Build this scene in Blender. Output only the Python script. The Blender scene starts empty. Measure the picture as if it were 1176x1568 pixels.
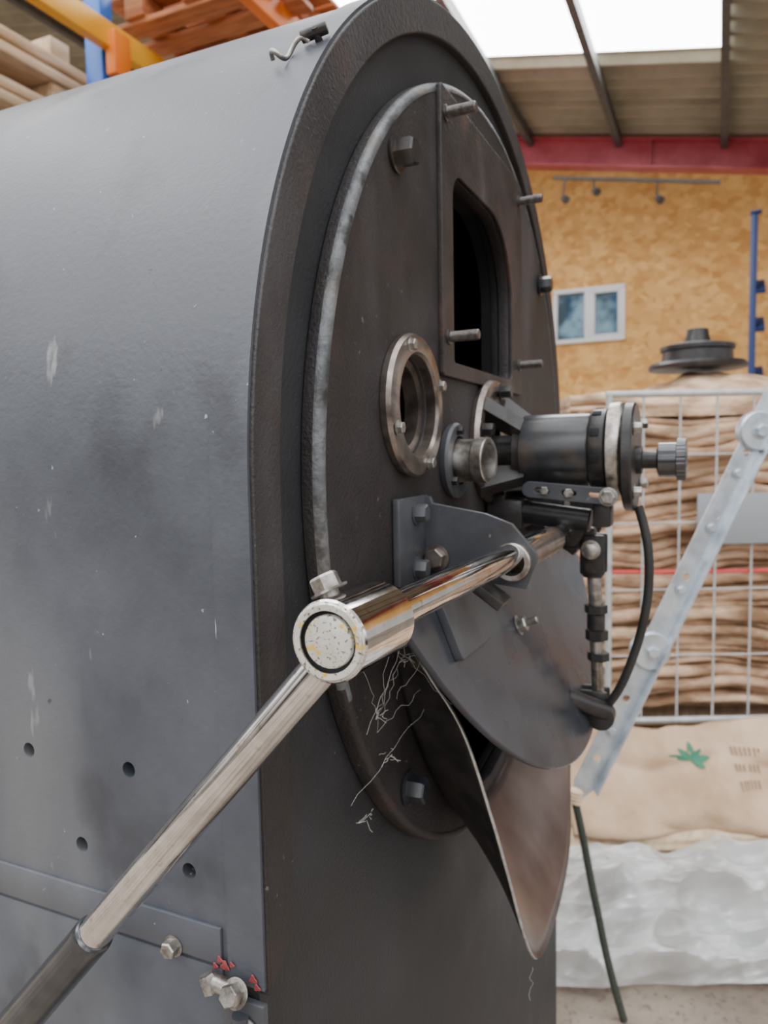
import bpy, bmesh, math, random
from mathutils import Vector, Matrix, noise
random.seed(3)
V=Vector
YAW=0.42811; CAM=V((0.27038,-0.88798,0.02202)); FLOOR=-1.25
# ---------------------------------------------------------------- helpers
def link(o,parent=None):
    bpy.context.collection.objects.link(o)
    if parent: o.parent=parent
    return o
def empty(name,loc=(0,0,0)):
    o=bpy.data.objects.new(name,None); o.empty_display_size=.05; o.location=loc
    bpy.context.collection.objects.link(o); return o
def finish(name,bm,mat,parent=None,smooth=True,angle=35,M=None):
    me=bpy.data.meshes.new(name)
    if M is not None: bm.transform(M)
    bmesh.ops.recalc_face_normals(bm,faces=bm.faces)
    bm.to_mesh(me); bm.free()
    for m in (mat if isinstance(mat,(list,tuple)) else [mat]): me.materials.append(m)
    if smooth:
        for p in me.polygons: p.use_smooth=True
        me.set_sharp_from_angle(angle=math.radians(angle))
    return link(bpy.data.objects.new(name,me),parent)
def frame(d):
    d=V(d).normalized(); a=V((0,0,1)) if abs(d.z)<.9 else V((0,1,0))
    x=a.cross(d).normalized(); y=d.cross(x); return x,y,d
def add_lathe(bm,p,d,prof,seg=40,caps=True,rfun=None,phase=0):
    x,y,d=frame(d); p=V(p); rings=[]
    for (t,r) in prof:
        ring=[]
        for i in range(seg):
            a=2*math.pi*i/seg+phase; rr=r*(rfun(a,t) if rfun else 1)
            ring.append(bm.verts.new(p+d*t+x*(rr*math.cos(a))+y*(rr*math.sin(a))))
        rings.append(ring)
    for k in range(len(rings)-1):
        for i in range(seg):
            j=(i+1)%seg; bm.faces.new((rings[k][i],rings[k][j],rings[k+1][j],rings[k+1][i]))
    if caps:
        bm.faces.new(rings[0][::-1]); bm.faces.new(rings[-1])
def lathe(name,p,d,prof,mat,parent=None,seg=40,caps=True,**k):
    bm=bmesh.new(); add_lathe(bm,p,d,prof,seg,caps,**k); return finish(name,bm,mat,parent)
def add_cyl(bm,a,b,r,seg=20,bev=0.0,r2=None):
    a=V(a);b=V(b);L=(b-a).length; r2=r if r2 is None else r2
    if bev: prof=[(0,r-bev),(bev,r),(L-bev,r2),(L,r2-bev)]
    else: prof=[(0,r),(L,r2)]
    add_lathe(bm,a,b-a,prof,seg)
def add_box(bm,c,s,M=None,bev=0):
    r=bmesh.ops.create_cube(bm,size=1); vs=r['verts']
    for v in vs: v.co=V((v.co.x*s[0],v.co.y*s[1],v.co.z*s[2]))
    if bev:
        es=list({e for v in vs for e in v.link_edges})
        q=bmesh.ops.bevel(bm,geom=es,offset=bev,segments=2,affect='EDGES',profile=.5)
        vs=list({v for f in q['faces'] for v in f.verts}|{v for v in vs if v.is_valid})
    for v in vs:
        if M is not None: v.co=M@v.co
        v.co+=V(c)
def box(name,c,s,mat,parent=None,bev=.002,M=None):
    bm=bmesh.new(); add_box(bm,c,s,M,bev); return finish(name,bm,mat,parent)
def add_hex(bm,p,d,r,h,washer=True,phase=0,stud=0):
    d=V(d).normalized(); p=V(p); o=0
    if washer: add_lathe(bm,p,d,[(0,r*1.25),(h*.14,r*1.3),(h*.16,r*1.2)],24); o=h*.15
    add_lathe(bm,p,d,[(o,r),(o+h*.85,r),(o+h,r*.86)],6,phase=phase)
    if stud: add_lathe(bm,p,d,[(o+h,r*.52),(o+h+stud,r*.52),(o+h+stud+r*.1,r*.42)],16)
def tube(name,pts,r,mat,parent=None,res=8):
    cu=bpy.data.curves.new(name,'CURVE'); cu.dimensions='3D'; cu.bevel_depth=r; cu.bevel_resolution=res//2; cu.use_fill_caps=True
    s=cu.splines.new('NURBS' if len(pts)>2 else 'POLY'); s.points.add(len(pts)-1)
    for q,pp in zip(s.points,pts): q.co=(*pp,1)
    if len(pts)>2: s.order_u=min(4,len(pts)); s.use_endpoint_u=True; s.resolution_u=8
    ob=bpy.data.objects.new(name,cu); bpy.context.collection.objects.link(ob)
    dg=bpy.context.evaluated_depsgraph_get(); me=bpy.data.meshes.new_from_object(ob.evaluated_get(dg))
    bpy.data.objects.remove(ob); me.materials.clear(); me.materials.append(mat); me.name=name
    for p in me.polygons: p.use_smooth=True
    return link(bpy.data.objects.new(name,me),parent)
FACE=Matrix(((0,0,1,0),(1,0,0,0),(0,1,0,0),(0,0,0,1)))   # local (a,b,c)->(c,a,b): a=u(Y) b=Z c=X
def plate(name,loops,thick,bev,M,mat,parent=None,off=0.0):
    cu=bpy.data.curves.new(name,'CURVE'); cu.dimensions='2D'; cu.fill_mode='BOTH'
    cu.extrude=max(thick/2-bev,0.0001); cu.bevel_depth=bev; cu.bevel_resolution=2
    for L in loops:
        s=cu.splines.new('POLY'); s.points.add(len(L)-1)
        for q,(a,b) in zip(s.points,L): q.co=(a,b,0,1)
        s.use_cyclic_u=True
    ob=bpy.data.objects.new(name,cu); bpy.context.collection.objects.link(ob)
    dg=bpy.context.evaluated_depsgraph_get(); me=bpy.data.meshes.new_from_object(ob.evaluated_get(dg))
    bpy.data.objects.remove(ob); me.materials.clear()
    me.transform(Matrix.Translation((0,0,off+thick/2))); me.transform(M)
    for m in (mat if isinstance(mat,(list,tuple)) else [mat]): me.materials.append(m)
    me.name=name
    for p in me.polygons: p.use_smooth=True
    me.set_sharp_from_angle(angle=math.radians(30))
    return link(bpy.data.objects.new(name,me),parent)
def arc(cx,cy,r,a0,a1,n): return [(cx+r*math.cos(math.radians(a0+(a1-a0)*i/n)),cy+r*math.sin(math.radians(a0+(a1-a0)*i/n))) for i in range(n+1)]
def circ(cx,cy,r,n=64): return arc(cx,cy,r,0,360,n)[:-1]
def rrect(x0,y0,x1,y1,rs):
    a,b,c,d=rs # bl br tr tl
    return arc(x0+a,y0+a,a,180,270,8)+arc(x1-b,y0+b,b,270,360,8)+arc(x1-c,y1-c,c,0,90,14)+arc(x0+d,y1-d,d,90,180,8)
def W(r,d,z):
    return V((CAM.x+r*math.cos(YAW)-d*math.sin(YAW), CAM.y+r*math.sin(YAW)+d*math.cos(YAW), z))
WM=Matrix.Translation((CAM.x,CAM.y,0))@Matrix.Rotation(YAW,4,'Z')
# ---------------------------------------------------------------- materials
def mat(name,c1,c2=None,rough=.5,metal=0.,scale=20,detail=6,bump=0.,bscale=150,stretch=(1,1,1),r2=None,mid=(.35,.65),layers=(),dist=0.005):
    """layers: (colour, noise scale, lo, hi, stretch, strength)"""
    m=bpy.data.materials.new(name); m.use_nodes=True; nt=m.node_tree; N=nt.nodes; Lk=nt.links
    b=N['Principled BSDF']; tc=N.new('ShaderNodeTexCoord'); mp=N.new('ShaderNodeMapping'); Lk.new(tc.outputs['Object'],mp.inputs[0]); mp.inputs['Scale'].default_value=stretch
    no=N.new('ShaderNodeTexNoise'); no.inputs['Scale'].default_value=scale; no.inputs['Detail'].default_value=detail; no.inputs['Roughness'].default_value=.6
    Lk.new(mp.outputs[0],no.inputs['Vector'])
    cr=N.new('ShaderNodeValToRGB'); cr.color_ramp.elements[0].position=mid[0]; cr.color_ramp.elements[1].position=mid[1]
    cr.color_ramp.elements[0].color=(*c1,1); cr.color_ramp.elements[1].color=(*(c2 or c1),1)
    Lk.new(no.outputs['Fac'],cr.inputs[0]); col=cr.outputs[0]
    for i,(lc,ls,lo,hi,st,stren) in enumerate(layers):
        m2=N.new('ShaderNodeMapping'); m2.inputs['Scale'].default_value=st; m2.inputs['Location'].default_value=(i*3.7,i*1.3,i*5.1); Lk.new(tc.outputs['Object'],m2.inputs[0])
        vo=N.new('ShaderNodeTexNoise'); vo.inputs['Scale'].default_value=ls; vo.inputs['Detail'].default_value=4; Lk.new(m2.outputs[0],vo.inputs['Vector'])
        rp=N.new('ShaderNodeMapRange'); rp.inputs['From Min'].default_value=lo; rp.inputs['From Max'].default_value=hi; rp.inputs['To Max'].default_value=stren; Lk.new(vo.outputs['Fac'],rp.inputs['Value'])
        mx=N.new('ShaderNodeMixRGB'); Lk.new(rp.outputs[0],mx.inputs[0]); Lk.new(col,mx.inputs[1]); mx.inputs[2].default_value=(*lc,1); col=mx.outputs[0]
    Lk.new(col,b.inputs['Base Color'])
    b.inputs['Metallic'].default_value=metal; b.inputs['Roughness'].default_value=rough
    if r2 is not None:
        mr=N.new('ShaderNodeMapRange'); mr.inputs['To Min'].default_value=rough; mr.inputs['To Max'].default_value=r2; mr.inputs['From Min'].default_value=.3; mr.inputs['From Max'].default_value=.7
        Lk.new(no.outputs['Fac'],mr.inputs['Value']); Lk.new(mr.outputs[0],b.inputs['Roughness'])
    if bump:
        n2=N.new('ShaderNodeTexNoise'); n2.inputs['Scale'].default_value=bscale; n2.inputs['Detail'].default_value=4; Lk.new(mp.outputs[0],n2.inputs['Vector'])
        bp=N.new('ShaderNodeBump'); bp.inputs['Strength'].default_value=bump; bp.inputs['Distance'].default_value=dist
        Lk.new(n2.outputs['Fac'],bp.inputs['Height']); Lk.new(bp.outputs[0],b.inputs['Normal'])
    return m
M_shell=mat('shell_paint',(.050,.055,.068),(.084,.091,.108),rough=.36,r2=.52,scale=6,detail=9,bump=.35,bscale=220,dist=.001,
  layers=(((.18,.185,.19),5,.52,.72,(1,1,.35),.55),((.030,.032,.039),12,.60,.72,(1,1,.8),.6),((.36,.36,.35),22,.70,.74,(1.6,1,.4),.5),((.36,.36,.36),130,.725,.76,(1,1,1),.85),((.55,.55,.53),34,.755,.775,(3.5,1,.35),.8),((.03,.03,.035),60,.73,.75,(1,1,1),.7)))
M_face=mat('face_paint',(.012,.0098,.0102),(.026,.0215,.0222),rough=.50,r2=.64,scale=11,detail=9,bump=.7,bscale=300,dist=.0014,
  layers=(((.080,.075,.079),7,.53,.76,(1,1,.35),.65),((.050,.023,.016),15,.58,.74,(1,1,1),.45),((.16,.15,.145),150,.71,.75,(1,1,1),.7)))
M_body=mat('front_plate_paint',(.012,.0125,.015),(.022,.023,.027),rough=.46,r2=.6,scale=8,detail=9,bump=.6,bscale=300,dist=.0012,
  layers=(((.06,.06,.065),6,.58,.78,(1,1,.4),.5),((.16,.15,.145),150,.73,.77,(1,1,1),.6)))
M_lip=mat('worn_edge',(.05,.053,.058),(.18,.19,.20),rough=.46,scale=26,bump=.6,bscale=180,dist=.002,metal=.2,layers=(((.20,.17,.135),12,.52,.68,(1,1,1),.5),((.02,.02,.022),40,.56,.66,(1,1,1),.8)))
M_dark=mat('black_steel',(.010,.0095,.010),(.032,.029,.029),rough=.36,scale=30,bump=.3,bscale=300,dist=.001,layers=(((.10,.075,.055),34,.6,.72,(1,1,1),.6),))
M_motor=mat('motor_casing',(.013,.015,.018),(.032,.034,.039),rough=.26,scale=20,bump=.15,bscale=300,dist=.0006,layers=(((.10,.07,.045),22,.56,.74,(1,1,1),.6),))
M_plate=mat('bracket_paint',(.042,.045,.053),(.070,.073,.081),rough=.40,scale=20,bump=.2,bscale=300,dist=.0008,layers=(((.04,.026,.022),24,.6,.72,(1,1,1),.5),((.25,.25,.26),90,.7,.74,(1,1,1),.6)))
M_rust=mat('frame_steel',(.016,.0125,.0125),(.038,.030,.030),rough=.5,scale=16,bump=.6,bscale=240,dist=.0013,layers=(((.12,.055,.040),18,.55,.74,(1,1,1),.55),((.18,.17,.17),9,.57,.76,(1,1,.3),.65)))
M_steel=mat('machined_steel',(.22,.185,.15),(.66,.64,.61),rough=.26,r2=.46,metal=.9,scale=42,detail=9,bump=.2,bscale=380,dist=.0005,layers=(((.12,.07,.04),40,.58,.72,(1,1,1),.6),))
M_zinc=mat('zinc_bolt',(.18,.165,.15),(.48,.46,.43),rough=.36,metal=.85,scale=130,bump=.15,bscale=500,dist=.0004)
M_studs=mat('threaded_stud',(.07,.062,.06),(.17,.155,.15),rough=.38,metal=.7,scale=160,layers=(((.16,.08,.05),120,.60,.7,(1,1,1),.4),))
M_chrome=mat('chrome',(.62,.61,.595),(.80,.795,.785),rough=.045,r2=.11,metal=1.,scale=60,detail=9,layers=(((.34,.20,.12),150,.62,.74,(1,1,1),.6),((.30,.30,.31),18,.5,.72,(1,1,1),.35)))
M_cap=mat('pitted_cap',(.50,.48,.43),(.66,.64,.58),rough=.42,metal=.3,scale=60,layers=(((.10,.075,.04),520,.58,.62,(1,1,1),.9),((.70,.48,.06),170,.62,.66,(1,1,1),.85)))
M_grip=mat('grip_grey',(.07,.074,.08),(.12,.125,.13),rough=.18,metal=.8,scale=30)
M_door=mat('door_paint',(.018,.021,.028),(.054,.058,.070),rough=.20,r2=.36,scale=7,detail=3,bump=.12,bscale=200,dist=.0008,layers=(((.20,.20,.215),5,.56,.74,(1,1,.4),.45),((.05,.026,.022),12,.58,.72,(1,1,1),.5)))
M_chin=mat('heat_tinted_steel',(.050,.022,.018),(.17,.125,.11),rough=.32,metal=.2,scale=5,detail=4)
M_rimm=mat('rim_highlight',(.36,.36,.36),(.60,.60,.59),rough=.35,metal=.7,scale=80)  # pale steel colour carries the highlight along the chute's edge
M_brass=mat('sight_bezel',(.13,.105,.095),(.34,.30,.27),rough=.28,metal=.8,scale=40,bump=.1,bscale=300,dist=.0005,layers=(((.09,.04,.025),40,.56,.7,(1,1,1),.6),))
M_hole=mat('recess_shade',(.003,.003,.005),(.007,.007,.010),rough=.8)  # near-black colour stands in for shade inside holes, grooves and the drum
M_red=mat('red_paint_mark',(.20,.02,.03),(.28,.05,.05),rough=.6,scale=60)
M_hose=mat('rubber_hose',(.015,.015,.015),(.03,.03,.03),rough=.5)
M_web=mat('cobweb',(.45,.45,.43),(.55,.55,.53),rough=.8)
M_glass=bpy.data.materials.new('sight_glass'); M_glass.use_nodes=True
gb=M_glass.node_tree.nodes['Principled BSDF']; gb.inputs['Base Color'].default_value=(.09,.07,.06,1); gb.inputs['Roughness'].default_value=.05
# ---------------------------------------------------------------- coffee roaster
R=empty('coffee_roaster')
def arch(u,r,zb,n=72):
    return [(-u,zb)]+[(-r*math.cos(math.pi*i/n),r*math.sin(math.pi*i/n)) for i in range(n+1)]+[(u,zb)]
def shellmesh(name,ro,ri,x0,x1,zb,m):
    bm=bmesh.new(); rows=[]
    for (rad,x) in ((ro,x0),(ro,x1),(ri,x1),(ri,x0)):
        pr=arch(rad,rad,zb,96); rows.append([bm.verts.new((x,a,b)) for a,b in pr])
    for k in range(4):
        A=rows[k];B=rows[(k+1)%4]
        for i in range(len(A)-1): bm.faces.new((A[i],A[i+1],B[i+1],B[i]))
    bm.faces.new([r[0] for r in rows]); bm.faces.new([r[-1] for r in rows][::-1])
    return finish(name,bm,m,R,angle=30)
sh=shellmesh('shell',.4985,.487,-2.0,-.020,FLOOR+.12,M_shell)
cb=bmesh.new()
for x,z in ((-.214,-.203),(-.113,-.202),(-.163,-.2685),(-.062,-.2665)): add_cyl(cb,(x,-.52,z),(x,-.47,z),.0058,24)
co=finish('cut',cb,M_hole,None); md=sh.modifiers.new('b','BOOLEAN'); md.operation='DIFFERENCE'; md.object=co; md.solver='EXACT'
dg=bpy.context.evaluated_depsgraph_get(); nm=bpy.data.meshes.new_from_object(sh.evaluated_get(dg)); sh.modifiers.clear(); sh.data=nm; bpy.data.objects.remove(co)
for p in nm.polygons: p.use_smooth=True
nm.set_sharp_from_angle(angle=math.radians(30))
shellmesh('shell_front_band',.5005,.489,-.030,-.0008,-.336,M_shell)
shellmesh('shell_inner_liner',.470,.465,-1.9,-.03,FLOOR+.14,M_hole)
plate('rear_plate',[arch(.495,.495,FLOOR+.12)],.01,.001,FACE,M_face,R,off=-2.0)
bm=bmesh.new()
for yy in (-.45,.45): add_box(bm,(-1.0,yy,FLOOR+.06),(1.96,.08,.12),None,.004)
for xx in (-1.9,-.1): add_box(bm,(xx,0,FLOOR+.06),(.08,.98,.119),None,.004)
finish('base_frame',bm,M_dark,R)
outer=arch(.4965,.4965,-.337,96); inner=arch(.464,.467,-.310,96)
plate('front_rim',[outer+inner[::-1]],.0215,.0015,FACE,M_face,R,off=-.0195)
WIN=rrect(-.143,.114,.097,.312,(.006,.012,.100,.030))
WIN2=rrect(-.148,.108,.102,.317,(.006,.012,.100,.030))
SG=(-.258,.064)
BASE=[(-.300,-.135),(-.281,-.200),(-.250,-.255),(-.206,-.310),(-.145,-.366),(-.075,-.398),(0,-.408),(.075,-.398),(.145,-.366),(.206,-.310),(.250,-.255),(.281,-.200),(.300,-.135)]
half=[(a*.97,b*.965) for a,b in BASE]
floor_out=arch(.4975,.4975,FLOOR+.12,96)
plate('front_plate',[floor_out,WIN2,circ(*SG,.050,48),half],.010,.001,FACE,M_body,R,off=-.0165)
plate('drum_face_plate',[circ(0,-.004,.4190,160),WIN,circ(*SG,.046,48),half],.014,.0012,FACE,M_face,R,off=-.0045)
lathe('face_plate_flange',(-.0065,0,-.004),(1,0,0),[(0,.4225),(.001,.4265),(.009,.4268),(.0105,.4264)],M_face,R,seg=200,caps=False)
we=lathe('face_plate_worn_edge',(-.0045,0,-.004),(1,0,0),[(.0080,.4266),(.0115,.4262),(.0140,.4240),(.0151,.4205),(.0147,.4185),(.012,.418)],[M_lip,M_face],R,seg=200,caps=False)
for p in we.data.polygons:
    if p.center.z<-.17+.02*noise.noise(p.center*40): p.material_index=1  # lower arc of the edge painted dark, standing for its unlit side
bm=bmesh.new()
for a,ph in ((134.5,.2),(45,.5),(226,.1)):
    p=(.010,.398*math.cos(math.radians(a)),-.004+.398*math.sin(math.radians(a)))
    add_hex(bm,p,(1,0,0),.0125,.017,True,ph)
finish('face_bolts',bm,M_motor,R)
FR=rrect(-.174,.100,.148,.384,(.004,.004,.03,.004))
plate('opening_frame',[FR,WIN],.006,.0012,FACE,M_rust,R,off=.009)
def ringwall(name,loop,x0,x1,m):
    bm=bmesh.new(); A=[bm.verts.new((x0,a,b)) for a,b in loop]; B=[bm.verts.new((x1,a,b)) for a,b in loop]; n=len(A)
    for i in range(n): bm.faces.new((A[i],A[(i+1)%n],B[(i+1)%n],B[i]))
    return finish(name,bm,m,R)
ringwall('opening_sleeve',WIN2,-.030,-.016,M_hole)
bm=bmesh.new()
for (a,b) in ((-.163,.359),(.132,.359),(-.160,.139),(.132,.139)):
    L=.029; prof=[(0,.0080),(.002,.0080),(.003,.0058)]
    n=36
    for i in range(n): prof+= [(.003+L*i/n,.0052+(.00035 if i%2 else 0))]
    prof+=[(L+.003,.0052),(L+.004,.0044)]
    add_lathe(bm,(.0145,a,b),(1,0,0),prof,16)
finish('opening_studs',bm,M_studs,R)
# sight glass
bm=bmesh.new(); add_lathe(bm,(.010,*SG),(1,0,0),[(0,.064),(.006,.065),(.010,.063),(.0115,.058),(.0115,.048),(.009,.0455),(-.004,.0455),(-.006,.040),(-.006,.038),(-.02,.038)],64,False)
finish('sight_glass_bezel',bm,M_brass,R)
bm=bmesh.new(); add_lathe(bm,(-.006,*SG),(1,0,0),[(-.02,.039),(-.019,.02),(-.018,.001)],48,True); finish('sight_glass_pane',bm,M_glass,R)
bm=bmesh.new()
for a in (112,22,-68,202):
    add_hex(bm,(.021,SG[0]+.0565*math.cos(math.radians(a)),SG[1]+.0565*math.sin(math.radians(a))),(1,0,0),.0052,.005,True)
finish('sight_glass_screws',bm,M_zinc,R)
# sampling port
bm=bmesh.new(); add_lathe(bm,(.010,-.140,.012),(1,0,0),[(0,.039),(.006,.040),(.009,.038),(.009,.026)],48,False); finish('sample_port_flange',bm,M_plate,R)
lathe('sample_port_pipe',(.012,-.138,.012),V((1,-.10,.0)),[(0,.024),(.012,.0225),(.026,.0225),(.028,.0240),(.039,.0240),(.040,.0230),(.040,.0185),(.004,.0180)],M_steel,R,caps=False)
bm=bmesh.new(); 
for a in (100,220,340): add_hex(bm,(.019,-.140+.032*math.cos(math.radians(a)),.012+.032*math.sin(math.radians(a))),(1,0,0),.0048,.006,False)
finish('sample_port_bolts',bm,M_dark,R)
# ---------------- motor / bearing unit
AX=V((0,0,.020)); 
def mx(x,dz=0,du=0): return V((x,du,AX.z+dz))
lathe('motor_mount_flange',mx(.010,.012,-.004),(1,0,0),[(0,.074),(.006,.076),(.012,.074),(.0125,.062),(.008,.056),(.008,.030)],M_brass,R,caps=False,seg=64)
bm=bmesh.new()
for a in (48,138,228,318):
    c,s=math.cos(math.radians(a)),math.sin(math.radians(a))
    p0=mx(.016,.010+.060*s,-.004+.060*c); p1=mx(.060,.038*s,.038*c); d=(p1-p0); x=d.cross(V((0,c,s))).normalized()
    n=V((0,c,s)); w=.009
    vs=[]
    for P,h in ((p0,.034),(p1,.018)):
        for sx,sy in ((-1,-1),(1,-1),(1,1),(-1,1)): vs.append(bm.verts.new(P+x*(w*sx)+n*(h*.5*sy)))
    for i in range(4): bm.faces.new((vs[i],vs[(i+1)%4],vs[4+(i+1)%4],vs[4+i]))
    bm.faces.new(vs[:4][::-1]); bm.faces.new(vs[4:])
    add_hex(bm,mx(.022,.010+.066*math.sin(math.radians(a+28)),-.004+.066*math.cos(math.radians(a+28))),(1,0,0),.008,.012,True)
add_cyl(bm,mx(.016),mx(.06),.020); add_lathe(bm,mx(.046),(1,0,0),[(0,.036),(.002,.041),(.010,.041)],40)
finish('motor_standoff',bm,M_dark,R)
lathe('motor_casing',mx(.055),(1,0,0),[(0,.040),(.002,.0435),(.077,.0435),(.080,.042),(.080,.030)],M_motor,R,seg=72)
bm=bmesh.new(); add_lathe(bm,mx(.133),(1,0,0),[(0,.038),(.003,.038),(.003,.047),(.006,.048),(.019,.048),(.021,.046)],72)
finish('motor_notched_collar',bm,M_dark,R)
bm=bmesh.new()
for i in range(10):
    a=2*math.pi*i/10+.2
    Mx=Matrix.Rotation(a,4,'X'); add_box(bm,mx(.143)+Mx@V((0,.0470,0)),(.010,.004,.010),Mx,.001)
finish('collar_notches',bm,M_hole,R)  # black blocks: the shade of the notches is put into their colour
lathe('bearing_ring',mx(.155,0),(1,0,0),[(0,.050),(.001,.054),(.012,.055),(.016,.053),(.018,.050)],M_steel,R,seg=72)
lathe('bearing_end_plate',mx(.172,-.008),(1,0,0),[(0,.060),(.0015,.062),(.010,.062),(.012,.060),(.012,.020)],M_dark,R,seg=72)
bm=bmesh.new()
for a in (50,140,230,320):
    add_hex(bm,mx(.184,-.008+.050*math.sin(math.radians(a)),.050*math.cos(math.radians(a))),(1,0,0),.0065,.008,True)
finish('bearing_bolts',bm,M_zinc,R)
lathe('drive_shaft_end',mx(.184,-.012),(1,0,0),[(0,.016),(.006,.016),(.007,.010),(.024,.010)],M_dark,R)
bm=bmesh.new(); add_lathe(bm,mx(.206,-.012),(1,0,0),[(0,.015),(.002,.0195),(.020,.0195),(.021,.0230),(.030,.0230),(.031,.021),(.031,.010),(.029,.008)],96,True,lambda a,t: 1+(.018*math.cos(a*32) if t>.0205 else 0))
finish('knurled_knob',bm,M_grip,R)
XZ=Matrix(((1,0,0,0),(0,0,-1,0),(0,1,0,0),(0,0,0,1)))
def capsule(cx,cy,L,r): return arc(cx+L/2,cy,r,-90,90,10)+arc(cx-L/2,cy,r,90,270,10)
TB=Matrix.Translation((.117,-.048,-.027))@XZ@Matrix.Rotation(math.radians(-5),4,'Z')
plate('slotted_strap',[capsule(0,0,.088,.0085),capsule(-.030,0,.012,.0035),capsule(0,0,.012,.0035),capsule(.030,0,.012,.0035)],.006,.0008,TB,M_plate,R)
bm=bmesh.new(); add_hex(bm,(.160,-.054,-.031),(0,-1,0),.008,.007); add_hex(bm,(.117,-.052,-.027),(0,-1,0),.0055,.005,False); add_hex(bm,(.090,-.052,-.0245),(0,-1,0),.005,.005,False)
finish('strap_bolts',bm,M_zinc,R)
bm=bmesh.new(); add_cyl(bm,(.05,-.01,-.052),(.135,-.01,-.062),.014,28,.002); add_box(bm,(.035,0,-.055),(.045,.05,.035),None,.004); add_cyl(bm,(.015,.03,-.05),(.10,.03,-.045),.02,28,.002)
add_box(bm,(.150,-.02,-.052),(.02,.03,.03),None,.003)
finish('gear_housing',bm,M_dark,R)
# ---------------- lever shaft bracket
BR=[(.010,-.021),(.021,-.021),(.0235,-.027),(.075,-.036),(.100,-.045),(.122,-.071),(.1225,-.078),(.113,-.103),(.077,-.099),(.050,-.095),(.010,-.098)]
TBk=Matrix.Translation((0,-.232,0))@XZ
plate('lever_bracket_web',[BR,circ(.101,-.0785,.0125,32)],.006,.0006,TBk,M_plate,R)
box('lever_bracket_base',(.0135,-.265,-.058),(.007,.070,.078),M_plate,R,.0012)
lathe('lever_bracket_bush',(.101,-.245,-.0785),(0,1,0),[(0,.0125),(0,.0165),(.001,.0175),(.008,.0175)],M_steel,R,caps=False)
bm=bmesh.new(); add_hex(bm,(.017,-.262,-.034),(1,0,0),.0085,.010,True,.3); add_hex(bm,(.017,-.262,-.085),(1,0,0),.0085,.010,True,.1)
finish('lever_bracket_bolts',bm,M_plate,R)
bm=bmesh.new(); add_hex(bm,(.028,-.240,-.078),(0,-1,0),.010,.008,True,.3); finish('bracket_web_bolt',bm,M_brass,R)
plate('lever_bracket_web_far',[BR,circ(.101,-.0785,.0125,32)],.006,.0006,Matrix.Translation((0,.20,0))@XZ,M_dark,R)
SA=V((.101,-.585,-.068)); SB=V((.101,.22,-.0800))
bm=bmesh.new(); d=(SB-SA); add_cyl(bm,SA+V((0,.03,-.0005)),SB,.0112,48); finish('lever_shaft',bm,M_chrome,R)
lathe('shaft_sleeve',(.101,-.225,-.0785),(0,1,0),[(0,.0125),(.001,.0145),(.16,.0145),(.161,.011)],M_brass,R)
lathe('lever_hub',SA,(0,1,-.02),[(.0030,.0150),(0,.0152),(0,.0186),(.0022,.0205),(.060,.0205),(.062,.0190),(.062,.010)],M_chrome,R,seg=64,caps=False)
lathe('lever_hub_cap',SA,(0,1,-.02),[(.006,.0132),(.0020,.0132),(.0008,.0127),(.0004,.0118),(.0004,.0005)],M_cap,R,seg=64)
lathe('lever_hub_face',SA,(0,1,-.02),[(.0005,.01515),(-.0003,.0154),(-.0003,.0182),(.0010,.0197)],M_cap,R,seg=64,caps=False)
lathe('lever_hub_groove',SA,(0,1,-.02),[(.0010,.0152),(.0032,.0150),(.0034,.0131)],M_hole,R,seg=64,caps=False)
hb=bmesh.new(); hd=V((-.45,0,.9)).normalized(); hp=SA+V((0,.022,0))+hd*.0195
add_cyl(hb,hp-hd*.004,hp+hd*.006,.0045,16); add_hex(hb,hp+hd*.003,hd,.0078,.008,True,.3); finish('hub_clamp_bolt',hb,M_zinc,R)
HD=V((-.157,0,-.176)).normalized(); H0=SA+V((.003,.016,0))
bm=bmesh.new(); add_lathe(bm,H0+HD*.012,HD,[(0,.0098),(.266,.0106)],48); finish('lever_rod',bm,M_chrome,R)
lathe('lever_grip',H0+HD*.272,HD,[(0,.0110),(.001,.0122),(.004,.0128),(.01,.0126),(.15,.0138),(.158,.013),(.161,.008)],M_grip,R)
# ---------------- discharge door
PH=.382
DM=Matrix(((0,-math.sin(PH),math.cos(PH),-.013),(1,0,0,0),(0,math.cos(PH),math.sin(PH),.033),(0,0,0,1)))
rr=.387; vb=-.135; a0=math.degrees(math.asin(vb/rr))
DL=arc(-.016,0,rr,180-a0,360+a0,90)
plate('discharge_door',[DL],.006,.0012,DM,M_door,R,off=-.003)
plate('door_hinge_plate',[rrect(-.300,-.207,-.218,-.150,(.003,)*4)],.008,.001,DM,M_plate,R,off=.003)
box('door_hinge_arm',(.078,-.262,-.098),(.055,.030,.010),M_dark,R,.002,M=Matrix.Rotation(math.radians(35),4,'Y'))
box('door_hinge_arm_far',(.078,.10,-.098),(.055,.030,.010),M_dark,R,.002,M=Matrix.Rotation(math.radians(35),4,'Y'))
bm=bmesh.new(); q=DM@V((-.104,-.22,.003)); nn=(DM.to_3x3()@V((0,0,1))).normalized(); add_hex(bm,q,nn,.0085,.009,True,.2,stud=.012); finish('door_bolt',bm,M_zinc,R)
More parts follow.
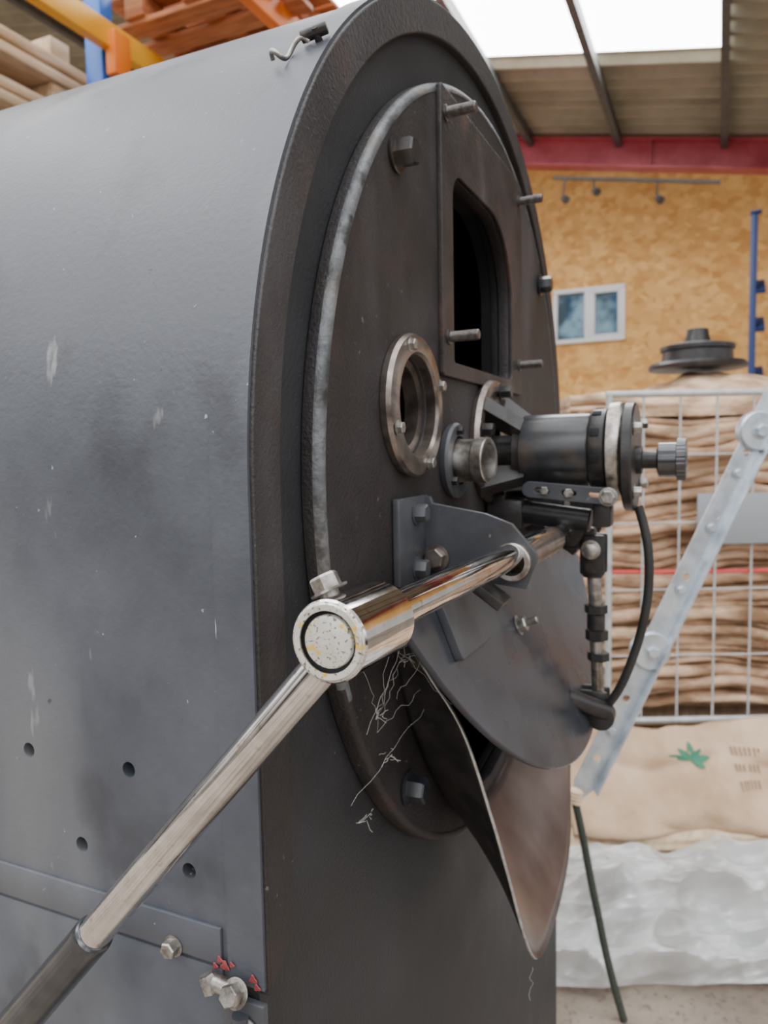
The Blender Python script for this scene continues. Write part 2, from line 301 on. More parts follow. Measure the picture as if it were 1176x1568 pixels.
# ---------------- chute
LIP=[(.014,-.302,-.135),(.042,-.297,-.175),(.068,-.284,-.226),(.085,-.255,-.316),(.093,-.228,-.385),(.100,-.190,-.471),(.103,-.155,-.514),(.1025,-.105,-.531),(.100,-.040,-.537),(.096,.040,-.532),(.092,.095,-.508),(.082,.150,-.455),(.073,.200,-.385),(.062,.245,-.300),(.040,.280,-.215),(.014,.300,-.140)]
def resample(P,n):
    P=[V(p) for p in P]
    def cr(t):
        k=min(int(t),len(P)-2); f=t-k; p1,p2=P[k],P[k+1]; p0=P[k-1] if k>0 else 2*p1-p2; p3=P[k+2] if k+2<len(P) else 2*p2-p1
        return .5*((2*p1)+(p2-p0)*f+(2*p0-5*p1+4*p2-p3)*f*f+(3*p1-p0-3*p2+p3)*f**3)
    D=[cr((len(P)-1)*i/600) for i in range(601)]
    L=[0]
    for i in range(600): L.append(L[-1]+(D[i+1]-D[i]).length)
    out=[];k=0
    for i in range(n):
        t=L[-1]*i/(n-1)
        while k<599 and L[k+1]<t: k+=1
        f=(t-L[k])/max(L[k+1]-L[k],1e-9); out.append(D[k].lerp(D[k+1],min(f,1)))
    return out
nb=90; B=resample([(.009,a,b) for a,b in BASE],nb); Lp=resample(LIP,nb)
bm=bmesh.new(); rows=[]
for k in range(13):
    s=k/12; rows.append([bm.verts.new(B[i].lerp(Lp[i],s)+V((.008*math.sin(math.pi*s),0,.0))) for i in range(nb)])
for k in range(12):
    for i in range(nb-1): bm.faces.new((rows[k][i],rows[k][i+1],rows[k+1][i+1],rows[k+1][i]))
me=bpy.data.meshes.new('discharge_chute'); bm.to_mesh(me); bm.free()
for m in (M_dark,M_chin,M_rimm): me.materials.append(m)
for p in me.polygons: p.use_smooth=True
ch=link(bpy.data.objects.new('discharge_chute',me),R)
so=ch.modifiers.new('s','SOLIDIFY'); so.thickness=.0030; so.offset=0; so.material_offset=1; so.material_offset_rim=2; so.use_rim=True
# ---------------- linkage
lx,lu=.130,.045
bm=bmesh.new()
for s in(-1,1): add_box(bm,(lx,lu+s*.012,-.108),(.030,.006,.050),None,.003)
add_box(bm,(lx,lu,-.128),(.024,.026,.018),None,.003)
add_box(bm,(.113,lu-.004,-.088),(.040,.016,.028),None,.004); add_lathe(bm,(.101,lu-.02,-.0795),(0,1,0),[(0,.017),(.001,.019),(.034,.019),(.035,.017)],32)
add_cyl(bm,(lx,lu-.026,-.100),(lx,lu+.022,-.100),.008,24,.001)
finish('linkage_upper_clevis',bm,M_dark,R)
bm=bmesh.new(); add_cyl(bm,(lx,lu,-.135),(lx+.003,lu,-.175),.0085,24); add_cyl(bm,(lx+.003,lu,-.218),(lx+.006,lu,-.285),.0075,24); add_hex(bm,(lx,lu-.024,-.100),(0,-1,0),.009,.005,True)
finish('linkage_rod',bm,M_steel,R)
bm=bmesh.new(); add_lathe(bm,(lx+.003,lu,-.172),(0,0,-1),[(0,.014),(.010,.014)],6); add_lathe(bm,(lx+.003,lu,-.184),(0,0,-1),[(0,.011),(.018,.011)],20); add_lathe(bm,(lx+.004,lu,-.204),(0,0,-1),[(0,.014),(.012,.014)],6); add_lathe(bm,(lx+.006,lu,-.232),(0,0,-1),[(0,.0135),(.010,.0135)],6); 
finish('linkage_nuts',bm,M_dark,R)
bm=bmesh.new()
for s in(-1,1): add_box(bm,(lx+.002,lu+s*.011,-.298),(.034,.006,.040),None,.003)
add_cyl(bm,(lx-.002,lu-.024,-.305),(lx-.002,lu+.022,-.305),.008,24,.001); add_box(bm,(.118,lu,-.306),(.034,.016,.022),Matrix.Rotation(.5,4,'Y'),.003)
add_cyl(bm,(.105,lu-.055,-.275),(.150,lu-.02,-.300),.011,24,.001)
add_lathe(bm,(lx+.012,lu-.028,-.306),(0,1,0),[(0,.012),(.002,.017),(.020,.017),(.022,.012)],28)
finish('linkage_lower_clevis',bm,M_dark,R)
tube('cable_conduit',[(.186,0,-.045),(.196,0,-.075),(.201,0,-.12),(.194,.005,-.18),(.180,.01,-.23),(.163,.02,-.275),(.148,.03,-.295)],.0052,M_hose,R,12)
# ---------------- shell side details
bm=bmesh.new(); add_box(bm,(-.55,-.5000,-.3135),(1.03,.003,.026),None,.0006); finish('side_flat_bar',bm,M_shell,R)
box('side_lower_panel',(-.53,-.4990,-.66),(.99,.003,.66),M_shell,R,.001)
bm=bmesh.new(); add_hex(bm,(-.076,-.5015,-.323),(0,-1,0),.0062,.007,True,.2)
add_hex(bm,(-.037,-.510,-.340),(-.4,0,1),.0058,.012,False,.2); add_hex(bm,(-.017,-.510,-.335),(0,-1,.4),.0075,.009,True,.4); add_hex(bm,(-.012,-.506,-.363),(0,-1,0),.0075,.009,True,.4)
add_cyl(bm,(-.040,-.508,-.334),(-.014,-.508,-.336),.0055,20,.001)
finish('side_hinge_bolts',bm,M_zinc,R)
bm=bmesh.new(); add_box(bm,(-.016,-.502,-.366),(.034,.006,.044),None,.0015); add_cyl(bm,(-.016,-.507,-.39),(-.016,-.507,-.352),.006,20)
finish('side_hinge_leaf',bm,M_plate,R)
bm=bmesh.new()
for (px,pz,pr) in ((-.036,-.3225,.0025),(-.032,-.326,.0035),(-.040,-.328,.0022),(-.026,-.3235,.002),(-.009,-.329,.003),(-.006,-.334,.0025)):
    add_lathe(bm,(px,-.5016,pz),(0,-1,0),[(0,pr),(.0005,pr*.8)],14,True,lambda a,t:1+.3*math.sin(3*a+pr*900))
finish('red_paint_marks',bm,M_red,R)
def sp(th,x,h=0): a=math.radians(th); return V((x,-(.5+h)*math.cos(a),(.5+h)*math.sin(a)))
tube('wire_hook',[sp(41.5,-.018,.003),sp(41.5,-.022,.009),sp(41,-.028,.006),sp(40,-.033,.0),sp(39,-.033,.004),sp(39,-.037,.012),sp(39.7,-.043,.010),sp(39.7,-.044,.003)],.0018,M_zinc,R)
bm=bmesh.new(); add_cyl(bm,sp(42,-.012,-.002),sp(42,-.012,.010),.003,16); add_cyl(bm,sp(41.7,-.024,.0065),sp(42.5,-.004,.0065),.0046,16,.0005); finish('hook_stud',bm,M_dark,R)
# faint cobwebs between the lever hub and the chute
bw=bmesh.new()
def strand(a,b,r=.00013,n=9,j=.0022):
    a=V(a);b=V(b); P=[a.lerp(b,i/n)+(V((random.uniform(-j,j),random.uniform(-j,j),random.uniform(-j,j))) if 0<i<n else V()) for i in range(n+1)]
    for p,q in zip(P[:-1],P[1:]): add_lathe(bw,p,q-p,[(0,r),((q-p).length,r)],4,False)
for a,b in (((.085,-.545,-.088),(.020,-.306,-.140)),((.04,-.34,-.12),(.02,-.38,-.20)),((.03,-.345,-.14),(.06,-.29,-.20)),((.045,-.40,-.12),(.03,-.31,-.16)),((.05,-.36,-.125),(.03,-.33,-.15)),((.10,-.16,-.52),(.10,-.170,-.55)),
   ((.075,-.50,-.095),(.02,-.36,-.19)),((.02,-.36,-.19),(.012,-.30,-.17)),((.06,-.42,-.11),(.015,-.35,-.21)),((.015,-.35,-.21),(.03,-.29,-.19)),((.03,-.33,-.15),(.015,-.34,-.20)),((.015,-.40,-.25),(.03,-.28,-.21)),((.045,-.31,-.15),(.02,-.32,-.19))): strand(a,b)
for c_ in ((.035,-.33,-.150),(.02,-.36,-.19),(.018,-.335,-.235),(.012,-.365,-.275)):
    for _ in range(7):
        a=V(c_)+V([random.uniform(-.004,.004) for _ in range(3)]); strand(a,a+V([random.uniform(-.008,.008) for _ in range(3)]),.00018,3,.001)
finish('cobweb',bw,M_web,R)
# ================================================================= building
def simple(name,c,rough=.6,metal=0,em=0):
    m=bpy.data.materials.new(name); m.use_nodes=True; b=m.node_tree.nodes['Principled BSDF']; b.inputs['Base Color'].default_value=(*c,1); b.inputs['Roughness'].default_value=rough; b.inputs['Metallic'].default_value=metal
    if em: b.inputs['Emission Color'].default_value=(*c,1); b.inputs['Emission Strength'].default_value=em
    return m
M_floor=mat('concrete',(.17,.13,.10),(.34,.285,.23),rough=.8,scale=3,detail=12,bump=.6,bscale=40,dist=.01,layers=(((.10,.08,.065),70,.58,.68,(1,1,1),.6),))
M_osb=bpy.data.materials.new('osb_board'); M_osb.use_nodes=True
nt=M_osb.node_tree; N=nt.nodes; b=N['Principled BSDF']; tc=N.new('ShaderNodeTexCoord'); mp=N.new('ShaderNodeMapping'); mp.inputs['Scale'].default_value=(1,1,1.4); nt.links.new(tc.outputs['Object'],mp.inputs[0])
vo=N.new('ShaderNodeTexVoronoi'); vo.inputs['Scale'].default_value=11; nt.links.new(mp.outputs[0],vo.inputs['Vector']); n1=N.new('ShaderNodeTexNoise'); n1.inputs['Scale'].default_value=3; n1.inputs['Detail'].default_value=8; nt.links.new(mp.outputs[0],n1.inputs['Vector'])
cr=N.new('ShaderNodeValToRGB'); cr.color_ramp.elements[0].position=.15; cr.color_ramp.elements[1].position=.9; cr.color_ramp.elements[0].color=(.58,.23,.035,1); cr.color_ramp.elements[1].color=(1.0,.60,.20,1); sp_=N.new('ShaderNodeSeparateColor'); nt.links.new(vo.outputs['Color'],sp_.inputs[0])
mm=N.new('ShaderNodeMath'); mm.operation='ADD'; ms=N.new('ShaderNodeMath'); ms.operation='MULTIPLY'; ms.inputs[1].default_value=.45; nt.links.new(sp_.outputs[0],ms.inputs[0]); m3=N.new('ShaderNodeMath'); m3.operation='MULTIPLY'; m3.inputs[1].default_value=.7; nt.links.new(n1.outputs[0],m3.inputs[0]); nt.links.new(ms.outputs[0],mm.inputs[0]); nt.links.new(m3.outputs[0],mm.inputs[1]); nt.links.new(mm.outputs[0],cr.inputs[0]); nt.links.new(cr.outputs[0],b.inputs['Base Color']); b.inputs['Roughness'].default_value=.6
M_white=simple('white_pvc',(.9,.91,.92),.4)
M_block=mat('painted_block',(.55,.55,.53),(.65,.65,.63),rough=.8)
M_roof=mat('roof_sheet',(.30,.27,.19),(.46,.42,.31),rough=.6,scale=2)
M_purl=mat('purlin_steel',(.09,.09,.09),(.14,.14,.13),rough=.6)
M_beam=mat('red_oxide_beam',(.42,.045,.07),(.62,.13,.16),rough=.45,scale=3)
M_sky=simple('translucent_skylight',(.95,.98,1.0),.5,0,13.0)
M_win=mat('window_glass',(.03,.07,.10),(.26,.44,.56),rough=.06,scale=3,detail=2,mid=(.42,.58))
M_blue=simple('rack_blue',(.02,.16,.65),.4); M_navy=simple('navy_paint',(.015,.04,.15),.5); M_or=mat('rack_orange',(.95,.20,.02),(1.,.28,.03),rough=.45,scale=4); M_yel=mat('rack_yellow',(1.,.45,.02),(1.,.52,.04),rough=.45,scale=4)
M_wood=mat('red_brown_timber',(.36,.11,.04),(.60,.24,.09),rough=.7,scale=6,stretch=(1,8,8)); M_pale=mat('pale_timber',(.52,.38,.23),(.78,.62,.43),rough=.7,scale=6,stretch=(8,1,8))
M_galv=mat('galvanised_wire',(.44,.46,.46),(.60,.61,.61),rough=.45,metal=.2,scale=30)
M_jute=mat('jute_cloth',(.28,.16,.085),(.78,.55,.37),rough=.85,scale=7,detail=10,bump=.5,bscale=120,dist=.004,stretch=(1,1,3),mid=(.38,.62))
M_bag=mat('printed_jute',(.46,.31,.19),(.68,.49,.34),rough=.85,scale=5,bump=.5,bscale=160,dist=.003)
M_strut=mat('pale_strut',(.42,.47,.52),(.66,.71,.76),rough=.22,metal=.55,scale=20)
M_green=simple('green_print',(.05,.22,.13),.8); M_ink=simple('ink_print',(.30,.20,.13),.8); M_strap=simple('red_strap',(.7,.06,.07),.5); M_cord=mat('dark_green_cord',(.02,.03,.022),(.05,.06,.045),rough=.7,scale=200)
bm=bmesh.new(); add_box(bm,(-1.5,2.5,FLOOR-.05),(13,12.0,.1)); finish('floor',bm,M_floor,None,False)
WY=8.27; wx0,wx1,wz0,wz1=-1.593,-.761,1.285,1.925
bm=bmesh.new()
def wb(x0,x1,z0,z1): add_box(bm,((x0+x1)/2,WY+.06,(z0+z1)/2),(x1-x0,.12,z1-z0))
wb(-8,wx0,.58,5.0); wb(wx1,5,.58,5.0); wb(wx0,wx1,wz1,5.0); wb(wx0,wx1,.58,wz0); finish('wall_back',bm,M_osb,None,False)
bm=bmesh.new(); add_box(bm,(-1.5,WY+.05,(FLOOR+.56)/2),(13,.14,.56-FLOOR)); finish('wall_back_blockwork',bm,M_block,None,False)
bm=bmesh.new(); add_box(bm,(-1.5,WY-.03,.57),(13,.06,.05)); finish('trim_1',bm,M_white,None,False)
wn=empty('window_1',(0,0,0)); bm=bmesh.new(); t=.05; yy=WY-.01; c5=(wx0+wx1)/2
for (x0,x1,z0,z1) in ((wx0,wx1,wz0,wz0+t),(wx0,wx1,wz1-t,wz1),(wx0,wx0+t,wz0+t,wz1-t),(wx1-t,wx1,wz0+t,wz1-t),(c5-.045,c5+.045,wz0+t,wz1-t)): add_box(bm,((x0+x1)/2,yy,(z0+z1)/2),(x1-x0,.09,z1-z0),None,.006)
t2=.03; x0=c5+.045; x1=wx1-t
for (a,b_,c,d_) in ((x0,x1,wz0+t,wz0+t+t2),(x0,x1,wz1-t-t2,wz1-t),(x0,x0+t2,wz0+t+t2,wz1-t-t2),(x1-t2,x1,wz0+t+t2,wz1-t-t2)): add_box(bm,((a+b_)/2,yy-.02,(c+d_)/2),(b_-a,.06,d_-c),None,.006)
finish('window_frame',bm,M_white,wn)
bm=bmesh.new(); add_box(bm,(c5,yy+.02,(wz0+wz1)/2),(wx1-wx0-.1,.01,wz1-wz0-.1)); finish('window_panes',bm,M_win,wn)
def rz(x): return 3.06-.19*(x+1.541)
SKX0,SKX1,SKY0,SKY1=-2.35,.27,2.6,4.98
bm=bmesh.new()
def roofpatch(x0,x1,y0,y1,pitch=.19,amp=.026,dz=0):
    n=max(2,int((y1-y0)/pitch)*6); r=[]
    for x in (x0,x1):
        row=[]
        for i in range(n+1):
            y=y0+(y1-y0)*i/n; ph=(y/pitch)%1; h=amp*(1 if .15<ph<.5 else (-1 if ph>.65 or ph<.0 else 0)); row.append(bm.verts.new((x,y,rz(x)+.04+h+dz)))
        r.append(row)
    for i in range(n): bm.faces.new((r[0][i],r[1][i],r[1][i+1],r[0][i+1]))
roofpatch(-8,SKX0,1.5,6.6); roofpatch(SKX1,5,1.5,6.6); roofpatch(SKX0,SKX1,1.5,SKY0); roofpatch(SKX0,SKX1,SKY1,6.6); roofpatch(-8,5,6.6,WY+.1,dz=.62)
finish('ceiling',bm,M_roof,None,False)
bm=bmesh.new(); vs=[bm.verts.new((x,y,rz(x)+.07)) for x,y in ((SKX0-.03,SKY0-.03),(SKX1+.03,SKY0-.03),(SKX1+.03,SKY1+.03),(SKX0-.03,SKY1+.03))]; bm.faces.new(vs); finish('skylight_panel',bm,M_sky,None,False)
RS=Matrix.Rotation(math.atan(.19),4,'Y')
bm=bmesh.new()
for x in (-5.7,-4.85,-4.0,-3.15,-2.3,-1.45,-.63,.26,1.1,1.95): add_box(bm,(x,4.0,rz(x)-.03),(.055,5.0,.10))
finish('roof_purlins',bm,M_purl,None,False)
bm=bmesh.new(); L=13
for (dz,h,w) in ((-.09,.02,.16),(-.21,.24,.02),(-.335,.02,.16)): add_box(bm,(-1.541,6.5,rz(-1.541)+dz+.07),(L,w,h),RS)
for xx in (-3,-.35,2.5): add_box(bm,(xx,6.5,rz(xx)-.14),(.015,.15,.22))
finish('roof_beam',bm,M_beam,None,False)
bm=bmesh.new()
for px,dd,zz in ((-1.22,6.9,2.57),(-.93,7.0,2.63),(-.33,7.0,2.46)): add_lathe(bm,(px,dd,zz),(.5,-.6,-.6),[(0,.02),(.02,.035),(.08,.04),(.082,.03)],20)
add_box(bm,(-.55,7.0,2.66),(1.6,.03,.03),RS)
for px,dd,zz in ((-1.22,6.9,2.57),(-.93,7.0,2.63),(-.33,7.0,2.46)): add_cyl(bm,(px,dd,zz),(px,7.0,2.66-.19*(px+.55)+.01),.010,8)
finish('spot_lamps',bm,M_purl,None)
bm=bmesh.new(); add_box(bm,(.49,5.81,(1.85+FLOOR)/2),(.05,.07,1.85-FLOOR),None,.004); add_box(bm,(.50,5.80,1.86),(.08,.08,.02),None,.004)
for zz in (.6,1.0,1.3): add_box(bm,(.53,5.9,zz),(.10,.25,.03),Matrix.Rotation(.5,4,'X'),.002)
finish('blue_post',bm,M_navy,None)
# ---------------- pallet rack at left
K=empty('pallet_rack')
bm=bmesh.new()
for (x,y) in ((-2.10,1.55),(-2.10,4.4),(-1.36,4.4)):
    add_box(bm,(x,y,(2.75+FLOOR)/2),(.09,.07,2.75-FLOOR),None,.004)
finish('uprights',bm,M_blue,K)
bm=bmesh.new(); add_box(bm,(-2.025,1.2,1.73),(.05,6.0,.10),None,.006); finish('rear_beam',bm,M_yel,K)
bm=bmesh.new(); add_box(bm,(-1.40,3.0,1.80),(.05,3.1,.11),None,.006); add_box(bm,(-2.00,1.55,1.66),(.05,.09,.17),None,.004)
finish('front_beam',bm,M_or,K)
bm=bmesh.new()
y=1.72
while y<4.3: add_box(bm,(-1.72,y,1.855),(.86,.10,.022),Matrix.Rotation(random.uniform(-.01,.01),4,'Z'),.002); y+=.15
for x in (-2.0,-1.7,-1.42): add_box(bm,(x,3.0,1.91),(.10,2.7,.09),None,.004)
y=1.72
while y<4.3: add_box(bm,(-1.72,y,1.966),(.88,.13,.02),None,.002); y+=.145
finish('timber_decking',bm,M_wood,K)
bm=bmesh.new(); z=FLOOR+.02; k=0
while z<1.80:
    if k%3: add_box(bm,(-2.75+random.uniform(-.02,.02),1.55,z),(.9,1.1,.04),None,.004)
    else:
        for q in (-.5,-.02,.46): add_box(bm,(-2.75,1.55+q,z),(.9,.1,.075),None,.004)
    z+=.062; k+=1
finish('pale_timber_stack',bm,M_pale,None)
# ---------------- wire cage + jute sacks
C=empty('wire_mesh_cage'); cd=2.17
bm=bmesh.new(); r0,r1,z0,z1=.665,1.80,-.80,.178
for (a,b_) in (((r0,cd,z0),(r0,cd,z1)),((r1,cd,z0),(r1,cd,z1)),((r0-.01,cd,z1),(r1+.01,cd,z1)),((r0,cd,z0),(r1,cd,z0)),((r1,cd+.85,z0),(r1,cd+.85,z1)),((r1,cd,z1),(r1,cd+.85,z1)),((r1,cd,z0),(r1,cd+.85,z0))): add_cyl(bm,a,b_,.010,12)
x=r0+.10
while x<r1: add_cyl(bm,(x,cd,z0),(x,cd,z1),.0036,8); x+=.108
z=z0+.2
while z<z1: add_cyl(bm,(r0,cd-.004,z),(r1,cd-.004,z),.0026,8); z+=.20
finish('cage_bars',bm,M_galv,C,M=WM)
bm=bmesh.new(); add_box(bm,(1.10,cd-.015,-.19),(.36,.008,.15),None,.002); finish('cage_label_plate',bm,simple('grey_plate',(.30,.32,.34),.5),C,M=WM)
def sackstack(name,r0,r1,d0,d1,z0,z1,th,m,parent):
    bm=bmesh.new(); z=z0; k=0
    while z<z1:
        t=th*random.uniform(.5,1.4); nseg=70; prev=None; sh0=random.uniform(-.03,.03); ex=random.uniform(-.02,.03)
        for i in range(nseg+1):
            f=i/nseg; r=r0+(r1-r0)*f+ (ex if i in(0,nseg) else 0)
            wz=.045*noise.noise(V((r*2.2,k*.08,3.)))*1.5+.012*noise.noise(V((r*8,k*.4,1.))); wd=.035*noise.noise(V((r*5,k*1.7,7.)))+sh0
            hh=t*.5*(1+.4*noise.noise(V((r*6,k*2.3,9.))))
            pts=[(d1,-hh),(d1,hh)]+[(max(d0+wd+.02-math.sin(math.pi*q/8)*.02,d0-.035), hh*math.cos(math.pi*q/8)) for q in range(9)]
            ring=[bm.verts.new((r,pd,z+t/2+wz+pz)) for pd,pz in pts]
            if prev:
                n=len(ring)
                for j in range(n): bm.faces.new((prev[j],prev[(j+1)%n],ring[(j+1)%n],ring[j]))
            else: bm.faces.new(ring)
            prev=ring
        bm.faces.new(prev[::-1]); z+=t*.88; k+=1
    return finish(name,bm,m,parent,angle=70,M=WM)
SK=sackstack('burlap_sack_stack',.57,1.74,cd+.05,cd+.80,-.77,.12,.032,M_jute,None)
def cloth(name,fn,nu,nv,m,parent=None,thick=0,M=WM,angle=180):
    bm=bmesh.new(); g=[[bm.verts.new(fn(i/nu,j/nv)) for j in range(nv+1)] for i in range(nu+1)]
    for i in range(nu):
        for j in range(nv): bm.faces.new((g[i][j],g[i+1][j],g[i+1][j+1],g[i][j+1]))
    o=finish(name,bm,m,parent,angle=angle,M=M)
    if thick: s=o.modifiers.new('s','SOLIDIFY'); s.thickness=thick
    return o
def top(u,v):
    r=.60+1.15*u; d=cd+.04+.75*v; e=math.sin(math.pi*v)**.5*math.sin(math.pi*u)**.3 if 0<u<1 and 0<v<1 else 0
    return V((r,d,.115+e*(.08+.09*noise.noise(V((r*3,d*3,1)))+.03*noise.noise(V((r*11,d*11,5))))+.09*e*u))
cloth('crumpled_sacks_on_top',top,60,40,M_jute,SK)
G=W(1.08,cd+.38,.285)
lathe('cast_iron_lid',G,(0,0,1),[(0,.155),(.012,.158),(.022,.150),(.024,.115),(.060,.112),(.064,.120),(.078,.120),(.084,.100),(.088,.045),(.12,.036),(.135,.034),(.137,.028)],M_dark,None,seg=48)
bm=bmesh.new()
for zz in (-1.22,-1.02,-.86): 
    for q in range(5): add_box(bm,(1.22,cd+.20+q*.155,zz),(1.30,.11,.022),None,.002)
    if zz<-.9:
        for rr_ in (.64,1.22,1.80): add_box(bm,(rr_,cd+.50,zz+.07),(.09,.74,.10),None,.003)
finish('timber_pallets',bm,M_pale,None,M=WM)
tube('red_strap',[W(.57,cd+.01,-.345),W(1.0,cd+.01,-.355),W(1.4,cd+.01,-.35),W(1.74,cd+.01,-.34)],.006,M_strap,C)
def bag(u,v):
    r=.50+1.25*u; d=2.14-.20*v; z=-.80-.235*v**1.1
    z+=.03*noise.noise(V((r*3,v*2,2))); d+=.055*noise.noise(V((r*4,v*3,8)))+.015*noise.noise(V((r*12,v*6,2)))
    return V((r,d-.01,z))
BG_=cloth('printed_jute_bag',bag,90,30,M_bag,None,.012)
bm=bmesh.new()
def bagpt(r,v,off=.016):
    p=bag((r-.50)/1.25,v); return p+V((0,-off*.7,off*.7))
def leaf(r,v,ang,L,w):
    pts=[]
    for i in range(13):
        t=i/12; s=math.sin(math.pi*t)**.8; pts.append((t*L,s*w))
    out=[(a,b) for a,b in pts]+[(a,-b) for a,b in pts[::-1][1:-1]]
    vs=[]
    for a,b in out:
        rr_=r+a*math.cos(ang)-b*math.sin(ang); vv=v-(a*math.sin(ang)+b*math.cos(ang))/.30
        vs.append(bm.verts.new(bagpt(rr_,min(1,max(0,vv)))))
    bm.faces.new(vs)
for a,l in ((.1,.06),(.8,.05),(1.5,.06),(2.3,.05),(2.95,.065),(-.5,.04)): leaf(.865,.42,a,l,.009)
finish('leaf_print',bm,M_green,BG_,False,M=WM)
bm=bmesh.new()
for li in range(3):
    r=.985
    while r<1.06:
        w=.006; vs=[bm.verts.new(bagpt(r+x_,.28+li*.15+y_)) for x_,y_ in ((0,0),(w,0),(w*.9,.08),(.001,.07))]; bm.faces.new(vs); r+=random.choice((.011,.013,.020))
finish('text_print',bm,M_ink,BG_,False,M=WM)
def bag2(u,v):
    r=.46+1.3*u; return V((r,1.955-.05*v+.02*noise.noise(V((r*4,v*3,3))),-1.02-.045*v+.02*noise.noise(V((r*3,v,4)))))
cloth('folded_pale_sheet',bag2,60,8,M_pale,BG_,.006)
# crumpled plastic sheet: flat facets between sharp creases
M_pl=bpy.data.materials.new('clear_polythene'); M_pl.use_nodes=True; nt=M_pl.node_tree; b=nt.nodes['Principled BSDF']; b.inputs['Base Color'].default_value=(.66,.67,.67,1); b.inputs['Roughness'].default_value=.12; b.inputs['Specular IOR Level'].default_value=1.0
tr=nt.nodes.new('ShaderNodeBsdfTransparent'); mxs=nt.nodes.new('ShaderNodeMixShader')
no=nt.nodes.new('ShaderNodeTexNoise'); no.inputs['Scale'].default_value=4; mr=nt.nodes.new('ShaderNodeMapRange'); mr.inputs['From Min'].default_value=.40; mr.inputs['From Max'].default_value=.60; mr.inputs['To Min'].default_value=.50; mr.inputs['To Max'].default_value=.90
tc=nt.nodes.new('ShaderNodeTexCoord'); nt.links.new(tc.outputs['Object'],no.inputs['Vector']); nt.links.new(no.outputs['Fac'],mr.inputs['Value']); nt.links.new(mr.outputs[0],mxs.inputs[0])
nt.links.new(tr.outputs[0],mxs.inputs[1]); nt.links.new(b.outputs[0],mxs.inputs[2]); nt.links.new(mxs.outputs[0],nt.nodes['Material Output'].inputs[0])
def creased(q):
    h=0
    for s,a,o in ((4.5,.10,0),(9,.045,7),(19,.018,13)):
        w_=q*s+V((noise.noise(q*3+V((o,0,0)))*.9,noise.noise(q*3+V((0,o,5)))*.9,o)); dd=noise.voronoi(w_)[0]; h+=a*(dd[0]*.9-.35*(dd[1]-dd[0]))
    return h
def pl(u,v):
    r=.36+1.5*u; d=1.90-.25*v; z=-1.075-.17*min(1,v*1.1)
    w=creased(V((r*.8+v*.25,v*.42-r*.2,0)))
    e=1-max(0,v-.85)*5
    return V((r,d-w*1.0*(.3+.7*e),max(FLOOR+.004,z+w*1.1*e)))
cloth('plastic_sheet',pl,300,120,M_pl,angle=40)
bm=bmesh.new(); add_box(bm,(1.22,2.02,-1.16),(1.5,.16,.17),None,.01); finish('cardboard_bale',bm,M_bag,None,M=WM)
# ---------------- slotted strut and cord
ST=empty('slotted_angle_strut'); a=W(.425,1.6,-.760); b2=W(.99,1.6,.43); ax=(b2-a).normalized(); side=ax.cross(V((math.sin(YAW),-math.cos(YAW),0))).normalized(); nrm=ax.cross(side).normalized()
MS=Matrix((( side.x,ax.x,nrm.x,a.x),(side.y,ax.y,nrm.y,a.y),(side.z,ax.z,nrm.z,a.z),(0,0,0,1))); Ls=(b2-a).length
holes=[circ(0,.10+i*.15,.009,16) for i in range(8)]
plate('strut_face',[[(-.024,.03),(-.010,0),(.010,0),(.024,.03),(.024,Ls),(-.024,Ls)]]+holes,.004,.0005,MS,M_strut,ST)
plate('strut_return',[[(-.002,.03),(.026,.03),(.026,Ls),(-.002,Ls)]],.004,.0005,MS@Matrix.Translation((.024,0,0))@Matrix.Rotation(math.pi/2,4,'Y'),M_strut,ST)
bm=bmesh.new()
for t in (.37,.90):
    add_lathe(bm,(0,t,-.012),(0,0,1),[(0,.040),(.004,.043),(.024,.043),(.028,.039)],28); add_hex(bm,(0,t,.016),(0,0,1),.014,.012); add_hex(bm,(0,t,-.012),(0,0,-1),.014,.012)
for t in (.17,.52,.67,.80,1.05): add_hex(bm,(0,t,-.004),(0,0,-1),.009,.008); add_hex(bm,(0,t,.002),(0,0,1),.009,.008)
finish('strut_joints',bm,M_strut,ST,M=MS)
TC=tube('tie_cord',[W(.408,1.57,-.745),W(.424,1.56,-.82),W(.438,1.56,-.91),W(.462,1.56,-1.02),W(.480,1.55,-1.13),W(.512,1.54,-1.245)],.0085,M_cord)
bm=bmesh.new(); 
for i in range(4): add_lathe(bm,W(.412,1.57,-.755+i*.008),(.2,.1,1),[(-.004,.012),(0,.016),(.004,.012)],14)
finish('cord_knot',bm,M_pale,TC)
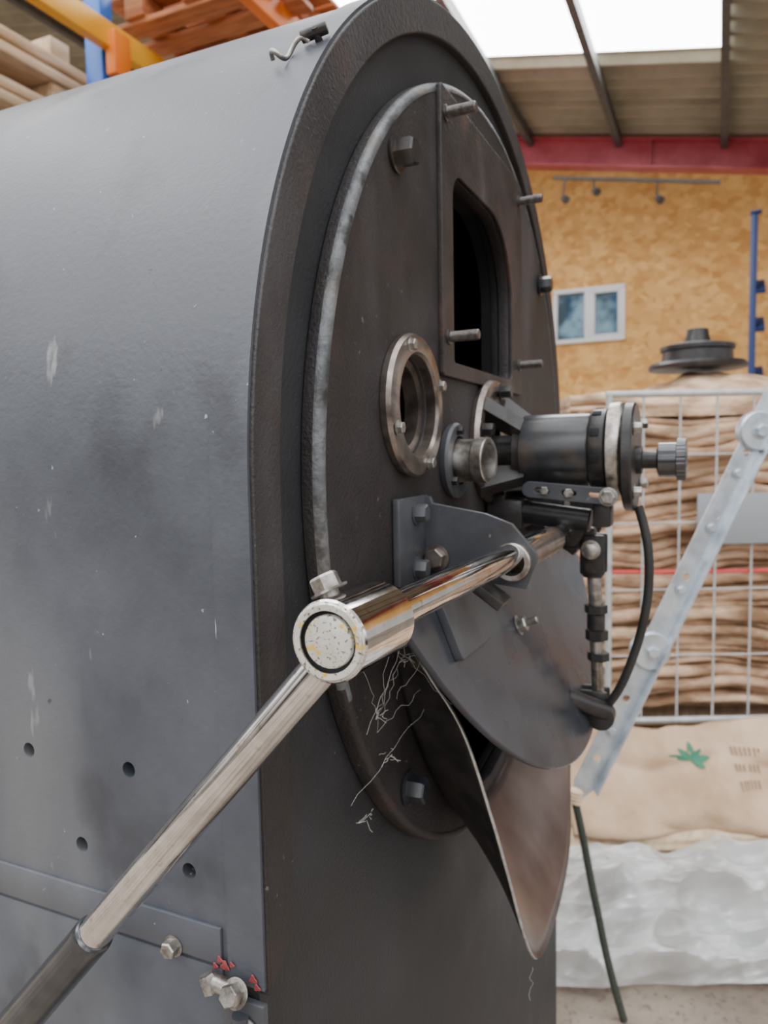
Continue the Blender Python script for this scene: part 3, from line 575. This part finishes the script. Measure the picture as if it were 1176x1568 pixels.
# ---------------- light: overcast daylight entering from above, dimmer low down
w=bpy.data.worlds.new('world'); bpy.context.scene.world=w; w.use_nodes=True; nt=w.node_tree; N=nt.nodes; bg=N['Background']
tc=N.new('ShaderNodeTexCoord'); sx=N.new('ShaderNodeSeparateXYZ'); nt.links.new(tc.outputs['Generated'],sx.inputs[0])
mz=N.new('ShaderNodeMapRange'); mz.inputs['From Min'].default_value=-1; nt.links.new(sx.outputs[2],mz.inputs['Value'])
cr=N.new('ShaderNodeValToRGB'); e=cr.color_ramp.elements; e[0].position=0; e[0].color=(.03,.026,.024,1); e[1].position=1; e[1].color=(.98,.99,1,1)
for p_,c_ in ((.44,(.06,.052,.046,1)),(.52,(.20,.19,.18,1)),(.62,(.40,.40,.40,1)),(.75,(.80,.81,.82,1))): q=e.new(p_); q.color=c_
nt.links.new(mz.outputs[0],cr.inputs[0])
nz=N.new('ShaderNodeTexNoise'); nz.inputs['Scale'].default_value=3.2; nz.inputs['Detail'].default_value=2; nt.links.new(tc.outputs['Generated'],nz.inputs['Vector'])
nr=N.new('ShaderNodeMapRange'); nr.inputs['From Min'].default_value=.42; nr.inputs['From Max'].default_value=.56; nr.inputs['To Min'].default_value=.30; nr.inputs['To Max'].default_value=1.6; nt.links.new(nz.outputs['Fac'],nr.inputs['Value'])
xm=N.new('ShaderNodeMath'); xm.operation='MULTIPLY_ADD'; xm.inputs[1].default_value=-.22; xm.inputs[2].default_value=1.0; nt.links.new(sx.outputs[0],xm.inputs[0])
m1=N.new('ShaderNodeMath'); m1.operation='MULTIPLY'; nt.links.new(nr.outputs[0],m1.inputs[0]); nt.links.new(xm.outputs[0],m1.inputs[1])
m2=N.new('ShaderNodeMath'); m2.operation='MULTIPLY'; m2.inputs[1].default_value=4.1; nt.links.new(m1.outputs[0],m2.inputs[0])
nt.links.new(cr.outputs[0],bg.inputs[0]); nt.links.new(m2.outputs[0],bg.inputs[1])
# ---------------- camera
cam=bpy.data.cameras.new('camera'); cam.sensor_fit='VERTICAL'; cam.sensor_height=36; cam.lens=1150.66/1600*36; cam.clip_start=.01
co=bpy.data.objects.new('camera',cam); bpy.context.collection.objects.link(co)
pitch,roll=.08056,-.01869
f=V((-math.sin(YAW)*math.cos(pitch),math.cos(YAW)*math.cos(pitch),-math.sin(pitch))); r=V((math.cos(YAW),math.sin(YAW),0)); u=r.cross(f)
r2=math.cos(roll)*r+math.sin(roll)*u; u2=-math.sin(roll)*r+math.cos(roll)*u
co.matrix_world=Matrix(((r2.x,u2.x,-f.x,CAM.x),(r2.y,u2.y,-f.y,CAM.y),(r2.z,u2.z,-f.z,CAM.z),(0,0,0,1)))
cam.dof.use_dof=True; cam.dof.focus_distance=.45; cam.dof.aperture_fstop=10.0
bpy.context.scene.camera=co
